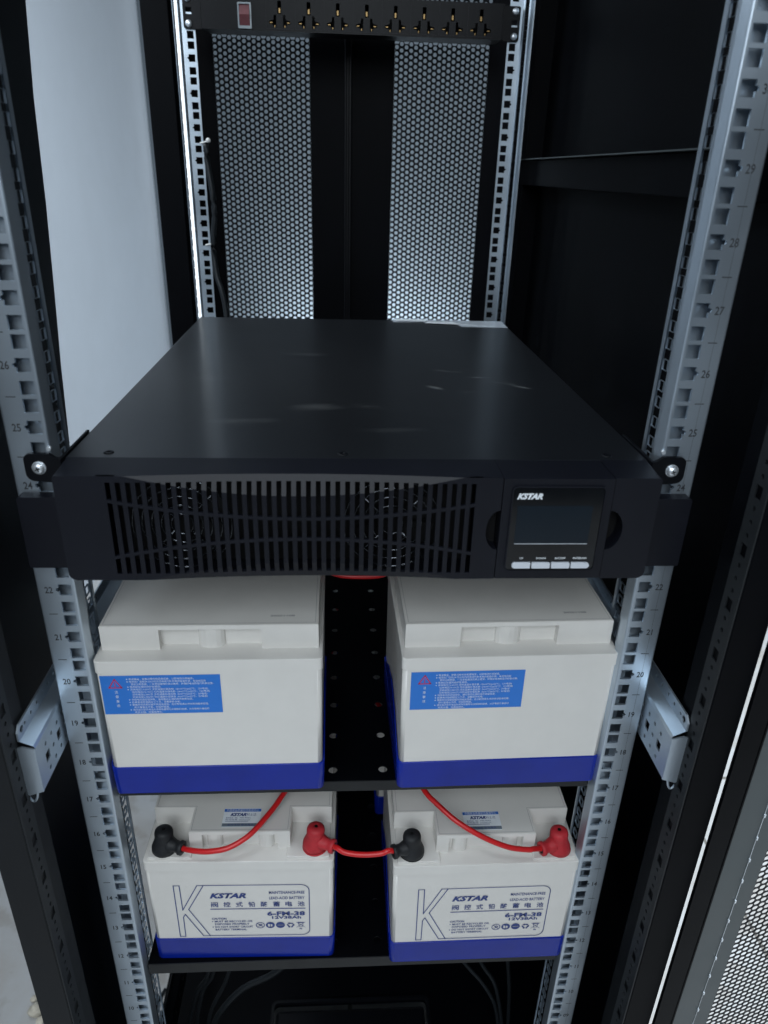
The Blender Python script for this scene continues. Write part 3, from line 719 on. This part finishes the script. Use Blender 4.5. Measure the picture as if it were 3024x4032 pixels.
# refine wide bars are fine; build column by column with shared knots
def knots(x):
    a, b = arcB(x), arcT(x)
    return [Z0, min(a, 1011.2), max(a, 1011.2), rib2(x)-1.25, rib2(x)+1.25, rib1(x)-1.25, rib1(x)+1.25, min(b, 1083.3), max(b, 1083.3), Z1]
cols = [[bz.bm.verts.new((x, gy(x, z), z)) for z in knots(x)] for x in xs]
zc = [knots(x) for x in xs]
for i in range(len(xs)-1):
    slot = i % 2 == 1
    for j in range(9):
        zm = (zc[i][j]+zc[i][j+1]+zc[i+1][j]+zc[i+1][j+1])/4
        if zc[i][j+1]-zc[i][j] < 1e-4 and zc[i+1][j+1]-zc[i+1][j] < 1e-4: continue
        if slot:
            if 1011.3 < zm < 1083.2 and j not in (3, 5): continue
        vs = [cols[i][j], cols[i+1][j], cols[i+1][j+1], cols[i][j+1]]
        bz.bm.faces.new(vs)
bmesh.ops.remove_doubles(bz.bm, verts=bz.bm.verts, dist=.0005)
bmesh.ops.recalc_face_normals(bz.bm, faces=bz.bm.faces)
g = bz.build('front_grille', M['bezel'], ups)
sm = g.modifiers.new('thick', 'SOLIDIFY'); sm.thickness = .0025; sm.offset = -1
# make sure thickness goes inward: normals must face the viewer
if sum(p.normal.y*p.area for p in g.data.polygons) > 0: g.data.flip_normals()
bz = MB()
def corner(sx, x_in, n=8):       # outline of one end cap, x_in is its inner edge
    P = [(x_in, Z1)]
    xo, r1, r2 = 213.6, 2.2, 6.0
    P += [(xo-r1+r1*math.sin(math.radians(a)), Z1-r1+r1*math.cos(math.radians(a))) for a in range(0, 91, 30)]
    P += [(xo-r2+r2*math.cos(math.radians(a)), Z0+r2-r2*math.sin(math.radians(a))) for a in range(0, 91, 15)]
    P += [(x_in, Z0)]
    return [(sx*p[0] if sx > 0 else -p[0], p[1]) for p in P]
def half_moon(xc, side, zc_, rx, rz, n=12):
    return [(xc+side*rx*math.cos(math.radians(a)), zc_+rz*math.sin(math.radians(a))) for a in [90-180*k/n for k in range(n+1)]]
def cap_faces(mb, P, taper):
    # chamfered front: loop at y=-33 inset .8, loop at y=-32, loop at y=3 (slightly wider)
    def grow(p, k, sx): return p
    loops = []
    n = len(P); cx = sum(p[0] for p in P)/n; czz = sum(p[1] for p in P)/n
    mb.prism(P, lambda x, z: (x, -33, z), lambda x, z: (x+(taper if abs(x) > 205 else 0)*(1 if x > 0 else -1), 3, z))
L = corner(-1, -GX0)
cap_faces(bz, L, 2.6)
bz.build('bezel_cheek', M['bezel'], ups); bz = MB()
Rr = [p for p in corner(1, 179.4)]
# notch for the finger recess
mn = half_moon(179.4, 1, 1046.5, 11, 16)
R2 = Rr[:-1]+[(179.4, Z0)]+list(reversed(mn))
cap_faces(bz, R2, 2.6)
bz.build('bezel_cheek', M['bezel'], ups); bz = MB()
mn2 = half_moon(98.3, -1, 1046.5, 9.5, 16)
Rm = [(GX1, Z1), (98.3, Z1)]+mn2+[(98.3, Z0), (GX1, Z0)]
cap_faces(bz, Rm, 0)
# top and bottom closing strips behind the grille
for i in range(len(xs)-1):
    a, b = xs[i], xs[i+1]
    bz.quad((a, gy(a, Z1), Z1), (b, gy(b, Z1), Z1), (b, 3, Z1), (a, 3, Z1))
    bz.quad((a, gy(a, Z0), Z0), (b, gy(b, Z0), Z0), (b, 3, Z0), (a, 3, Z0))
bz.build('bezel', M['bezel'], ups)
MB().box((98.4, -20, 1008), (98.0+11-20, 2.9, 1086)).box((179.5, -20, 1008), (192, 2.9, 1086)).box((-183, -3, 1007), (83, 2.9, 1087)).build('bezel_backing', M['black'], ups)
# display module
dm = MB().prism(rect(98.8, Z0+.6, 178.9, Z1-.4), lambda x, z: (x, -33.6, z), lambda x, z: (x, 2.9, z)).build('display_module', M['bezel'], ups)
m = MB().prism(rrect(105.0, 1013.3, 173.2, 1082.2, 4), lambda x, z: (x, -35.0, z), lambda x, z: (x, -33.4, z), [rrect(105.9, 1014.2, 172.3, 1081.3, 3.2)])
m.build('display_frame', M['lip2'] if 'lip2' in M else M['powder2'] if 'powder2' in M else M['bezel'], dm)
MB().prism(rrect(106.0, 1014.3, 172.2, 1081.2, 3.2), lambda x, z: (x, -34.2, z), lambda x, z: (x, -33.5, z)).build('display_glass', M['gloss'], dm)
MB().prism(rect(110.2, 1036.6, 165.2, 1067), lambda x, z: (x, -34.32, z), None).build('screen', M['lcd'], dm)
MB().box((110.4, -34.6, 1036.1), (165, -34.3, 1036.45)).build('screen_edge', M['button'], dm)
m = MB(); fy = lambda x, z: (x, -34.36, z)
text_to(m, 'KSTAR', 108.9, 1072.4, 4.1, f=fy, width=18.6, bold=.06, shear=.33)
m.build('logo', M['white'], dm); m = MB()
for cx, s_ in ((117.3, 'UP'), (132.0, 'DOWN'), (146.6, 'ESC/OFF'), (161.3, 'ENTER/ON')):
    text_to(m, s_, cx, 1023.4, 1.5, f=fy, align='CENTER', bold=.02)
m.build('button_lettering', M['white'], dm)
for i in range(4):
    x0 = 110.2+14.9*i; x1 = x0+13.8
    P = rrect(x0, 1016.3, x1, 1020.9, .7)
    if i == 0: P = [(x1, 1016.3), (x1, 1020.9)]+[(x0+2.3-2.3*math.sin(math.radians(a)), 1018.6+2.3*math.cos(math.radians(a))) for a in range(0, 181, 20)]
    if i == 3: P = [(x0, 1020.9), (x0, 1016.3)]+[(x1-2.3+2.3*math.sin(math.radians(a)), 1018.6-2.3*math.cos(math.radians(a))) for a in range(0, 181, 20)]
    b_ = MB().prism(P, lambda x, z: (x, -36.0, z), lambda x, z: (x, -34.1, z)).build('button', M['button'], dm)
    bv = b_.modifiers.new('b', 'BEVEL'); bv.width = .0005; bv.segments = 2; bv.limit_method = 'ANGLE'
# fans with chrome wire guards
for cx in (-132.5, 21.4):
    m = MB()
    for k, r_ in enumerate((8, 15, 22, 29, 36)):
        m.tube([(cx+r_*math.cos(2*math.pi*i/40), -17, 1044+r_*math.sin(2*math.pi*i/40)) for i in range(41)], 0.42, 6, cap=False, smooth=0)
    for a in (45, 135, 225, 315):
        m.tube([(cx+5*math.cos(math.radians(a)), -16.4, 1044+5*math.sin(math.radians(a))), (cx+36*math.cos(math.radians(a)), -16.4, 1044+36*math.sin(math.radians(a)))], .55, 6, smooth=0)
    fn = MB().lathe([(11, -12), (11, -9), (2, -8.8)], (cx, 0, 1044), ax='y', n=24)
    for a in range(7):
        t0 = 2*math.pi*a/7
        P = [(cx+r_*math.cos(t0+s_), -11+q, 1044+r_*math.sin(t0+s_)) for r_, s_, q in ((10, 0, 0), (34, .15, 0), (34, .75, 5), (10, .7, 5))]
        fn.quad(*P)
    fo = fn.build('fan', M['black'], ups); m.build('fan_guard', M['chrome'], fo)
# ears: black side plates, rounded lugs and screws
for sx in (-1, 1):
    m = MB().prism(rrect(0, 0, 33, 58, 2), lambda x, z: (sx*(217+x), -12, 1004.5+z), lambda x, z: (sx*(217+x), -2, 1004.5+z))
    e = m.build('rack_ear', M['bezel'], ups)
    bv = e.modifiers.new('b', 'BEVEL'); bv.width = .0008; bv.segments = 2; bv.limit_method = 'ANGLE'
    m = MB().prism(rrect(218, 1001.5, 240, 1008, 2.5), lambda x, z: (sx*x, -3.4, z), lambda x, z: (sx*x, -1.2, z)); m.build('ear_tab', M['powder'], e)
    m = MB().prism([(217.2, 1073), (224, 1071)]+[(237+6*math.cos(math.radians(a)), 1078+6*math.sin(math.radians(a))) for a in range(-90, 1, 18)]+[(238+5*math.cos(math.radians(a)), 1088+5*math.sin(math.radians(a))) for a in range(0, 91, 18)]+[(225, 1093), (221, 1090), (217.2, 1089)],
                   lambda x, z: (sx*x, -4.2, z), lambda x, z: (sx*x, -1.0, z))
    m.box((sx*217.0, -4, 1060), (sx*219.2, 62, 1089), .5)
    m.build('ear_lug', M['powder'], e)
    s_ = MB().lathe([(4.9, -5.4), (4.9, -4.2)], (sx*232.6, 0, 1082.7), ax='y', n=28).build('washer', M['zinc'], e)
    q = MB().lathe([(4.3, -5.4), (4.3, -6.4), (3.5, -7.8), (1.9, -8.4), (1.6, -8.45)], (sx*232.6, 0, 1082.7), ax='y', n=28)
    q.build('screw', M['zinc'], e)
    q = MB()
    for a in (20, 110):
        c_, s2 = math.cos(math.radians(a)), math.sin(math.radians(a))
        q.quad(*[(sx*232.6+u*c_-v*s2, -8.52, 1082.7+u*s2+v*c_) for u, v in ((-1.9, -.42), (1.9, -.42), (1.9, .42), (-1.9, .42))])
    q.build('screw_slot', M['black'], e)
    for zz in (1098.5,):
        MB().lathe([(1.6, -3), (1.6, 0), (1.0, 0)], (sx*224.5, 0, zz-2), ax='y', n=12).build('rivet', M['zinc'], cab)
# clear plastic film left on the back of the lid
m = MB(); P = [(57, 548), (57, 563), (216, 564), (216, 518), (152, 520), (146, 536), (104, 538), (100, 548)]
m.prism(P, lambda x, y: (x, y, 1088.3+.4*math.sin(x*.2)), lambda x, y: (x, y, 1088.0+.4*math.sin(x*.2)))
tag(m.build('plastic_film', M['film'], org=(140, 540, 1088)), 'crinkled clear plastic film left on the back edge of the black unit', 'plastic film')
m = MB(); m.prism([(102, 537), (108, 547), (142, 547), (152, 530)], lambda x, y: (x, y, 1089.2), lambda x, y: (x, y, 1088.9)); m.prism([(60, 550), (104, 549), (104, 560), (60, 561)], lambda x, y: (x, y, 1089.2), lambda x, y: (x, y, 1088.9))  # white strips added as the film's bright reflections
tag(m.build('paper_strip', M['white'], org=(100, 545, 1089)), 'white strip of paper lying on the film at the back edge of the black unit', 'paper')

# ------------------------------------------------------------------ power strip on the rear rails
pdu = thing('power_strip', 'black rack power strip with a red rocker switch and eight sockets', 'power strip', (0, 725, 1457))
pz0, pz1, py = 1457, 1501, 724
hs = []
socks = [-104+40.86*i for i in range(8)]
for cx in socks:
    hs.append(rrect(cx-2.6, 1477.5, cx+2.6, 1493, .8, 2))
    for q in (-1, 1):
        hs.append([(cx+q*x, z) for x, z in ((4.6, 1476.5), (8.0, 1476.5), (8.6, 1470.8), (15, 1469.2), (15, 1466), (9.6, 1465), (8.6, 1461.5), (4.8, 1461.5))])
m = MB().prism(rect(-213, pz0, 213, pz1), lambda x, z: (x, py, z), lambda x, z: (x, py+3, z), hs)
m.box((-213, py+3, pz0), (213, py+40, pz0+1.5)); m.box((-213, py+3, pz1-1.5), (213, py+40, pz1)); m.box((-213, py+38.2, pz0+1.6), (213, py+39.8, pz1-1.6))
m.build('strip_body', M['powder'], pdu)
for cx in socks:
    s_ = MB().box((cx-19, py-.5, pz0+3), (cx+19, py-.05, pz0+3.5)).box((cx-19.2, py-.5, pz0+3), (cx-18.8, py-.05, pz1-3))
    so = s_.build('socket', M['bezel'], pdu)
    MB().box((cx-1.8, py+2.2, 1478.6), (cx+1.8, py+9, 1485.5), .8).box((cx-14.2, py+3, 1466.8), (cx-9.8, py+9, 1468.8), .5).box((cx+9.8, py+3, 1466.8), (cx+14.2, py+9, 1468.8), .5)\
        .box((cx-8, py+2.5, 1462), (cx-6.2, py+9, 1465), .4).box((cx+6.2, py+2.5, 1462), (cx+8, py+9, 1465), .4).build('contact', M['brass'], so)
sw = MB().prism(rrect(-162, 1458.5, -143, 1489.5, 1.5), lambda x, z: (x, py-3, z), lambda x, z: (x, py-.1, z), [rrect(-160, 1462, -145.2, 1487.5, 1)]).build('switch_frame', M['swframe'], pdu)
MB().prism([(-33, 0), (-33, 24), (0, 0)], lambda x, z: (0, 0, 0), None) if False else None
m = MB(); m.quad((-159.6, py-1, 1462.5), (-145.6, py-1, 1462.5), (-145.6, py-5, 1475), (-159.6, py-5, 1475)); m.quad((-159.6, py-5, 1475), (-145.6, py-5, 1475), (-145.6, py-1.2, 1487), (-159.6, py-1.2, 1487))
m.build('rocker', M['redsw'], sw)
for sx in (-1, 1):
    m = MB().prism(rrect(208, pz0+.5, 240, pz1-.5, 3), lambda x, z: (sx*x, 734.5, z), lambda x, z: (sx*x, 737.5, z), [rect(228.2, 1475, 237, 1483.4)])
    m.box((sx*213.3, py, pz0+.5), (sx*215, 736, pz1-.5))
    e = m.build('mounting_ear', M['powder'], pdu)
    for zz in (1463.5, 1494):
        MB().lathe([(4.8, 734), (4.6, 732), (2.5, 730.6), (1, 730.5)], (sx*232.6, 0, zz), ax='y', n=20).build('screw', M['zinc'], e)

# ------------------------------------------------------------------ cable ties and the black lead along the rear left rail
for zz, xx, lb in ((1315.7, -217, 'white cable tie head on the rear left rail, the upper one'), (1171.5, -219.8, 'white cable tie head on the rear left rail, the lower one')):
    m = MB().tube([(xx-12, 733, zz-3), (xx-5, 731, zz-1.5), (xx, 730, zz)], 1.3, 8)
    t = bmesh.new(); bmesh.ops.create_icosphere(t, subdivisions=2, radius=3.6); m.add(t, Matrix.Translation((xx+1, 730, zz+1)))
    tag(m.build('cable_tie', M['nylon'], org=(xx, 730, zz)), lb, 'cable tie', 'cable ties on the rear rail')
tag(MB().tube([(-220, 728, 1312), (-219, 727, 1286), (-214, 724, 1245), (-213.5, 724, 1208), (-219, 727, 1172), (-216, 722, 1126), (-208, 716, 1099), (-203, 712, 1062), (-202, 700, 980)], 4.2, 12).build('black_cord', M['cable'], org=(-215, 725, 1100)),
    'black cord hanging down beside the rear left rail', 'cable')
# black cables hanging in the bottom of the cabinet
CG = 'dark cables hanging at the bottom of the cabinet'
hang = [([(-196, 158, 330), (-200, 150, 266), (-216.7, 148, 231), (-234.7, 145, 159.5), (-244, 140, 90)], 'leftmost dark cable hanging under the lower shelf'),
        ([(-190, 170, 330), (-196, 160, 250), (-212.7, 158, 214.5), (-225.5, 150, 150), (-232, 146, 90)], 'second dark cable from the left hanging under the lower shelf'),
        ([(-165, 180, 330), (-177, 170, 233), (-201.5, 160, 175), (-210.6, 155, 140), (-214, 150, 90)], 'third dark cable from the left hanging under the lower shelf'),
        ([(-60, 195, 270), (-109.7, 180, 217), (-158.6, 175, 189), (-188.6, 165, 159.6), (-203, 160, 131), (-208, 158, 90)], 'thick dark cable sweeping down left under the lower shelf'),
        ([(140, 188, 260), (172, 180, 213), (195, 170, 188), (213.7, 160, 155), (222.6, 155, 111), (224, 152, 80)], 'dark cable curving down right under the lower shelf'),
        ([(165, 178, 290), (191.7, 170, 230), (211.7, 160, 197), (226.6, 150, 120), (229, 150, 80)], 'inner of the dark cables hanging down right'),
        ([(220, 168, 300), (227.9, 165, 236), (233.9, 160, 184), (238.3, 155, 110), (239, 154, 80)], 'rightmost dark cable hanging straight under the lower shelf')]
for i, (P, lb) in enumerate(hang):
    tag(MB().tube(P, 4.6 if 'thick' in lb else 2.8, 10).build('hanging_cable', M['cable'], org=P[-1]), lb, 'cable', CG)
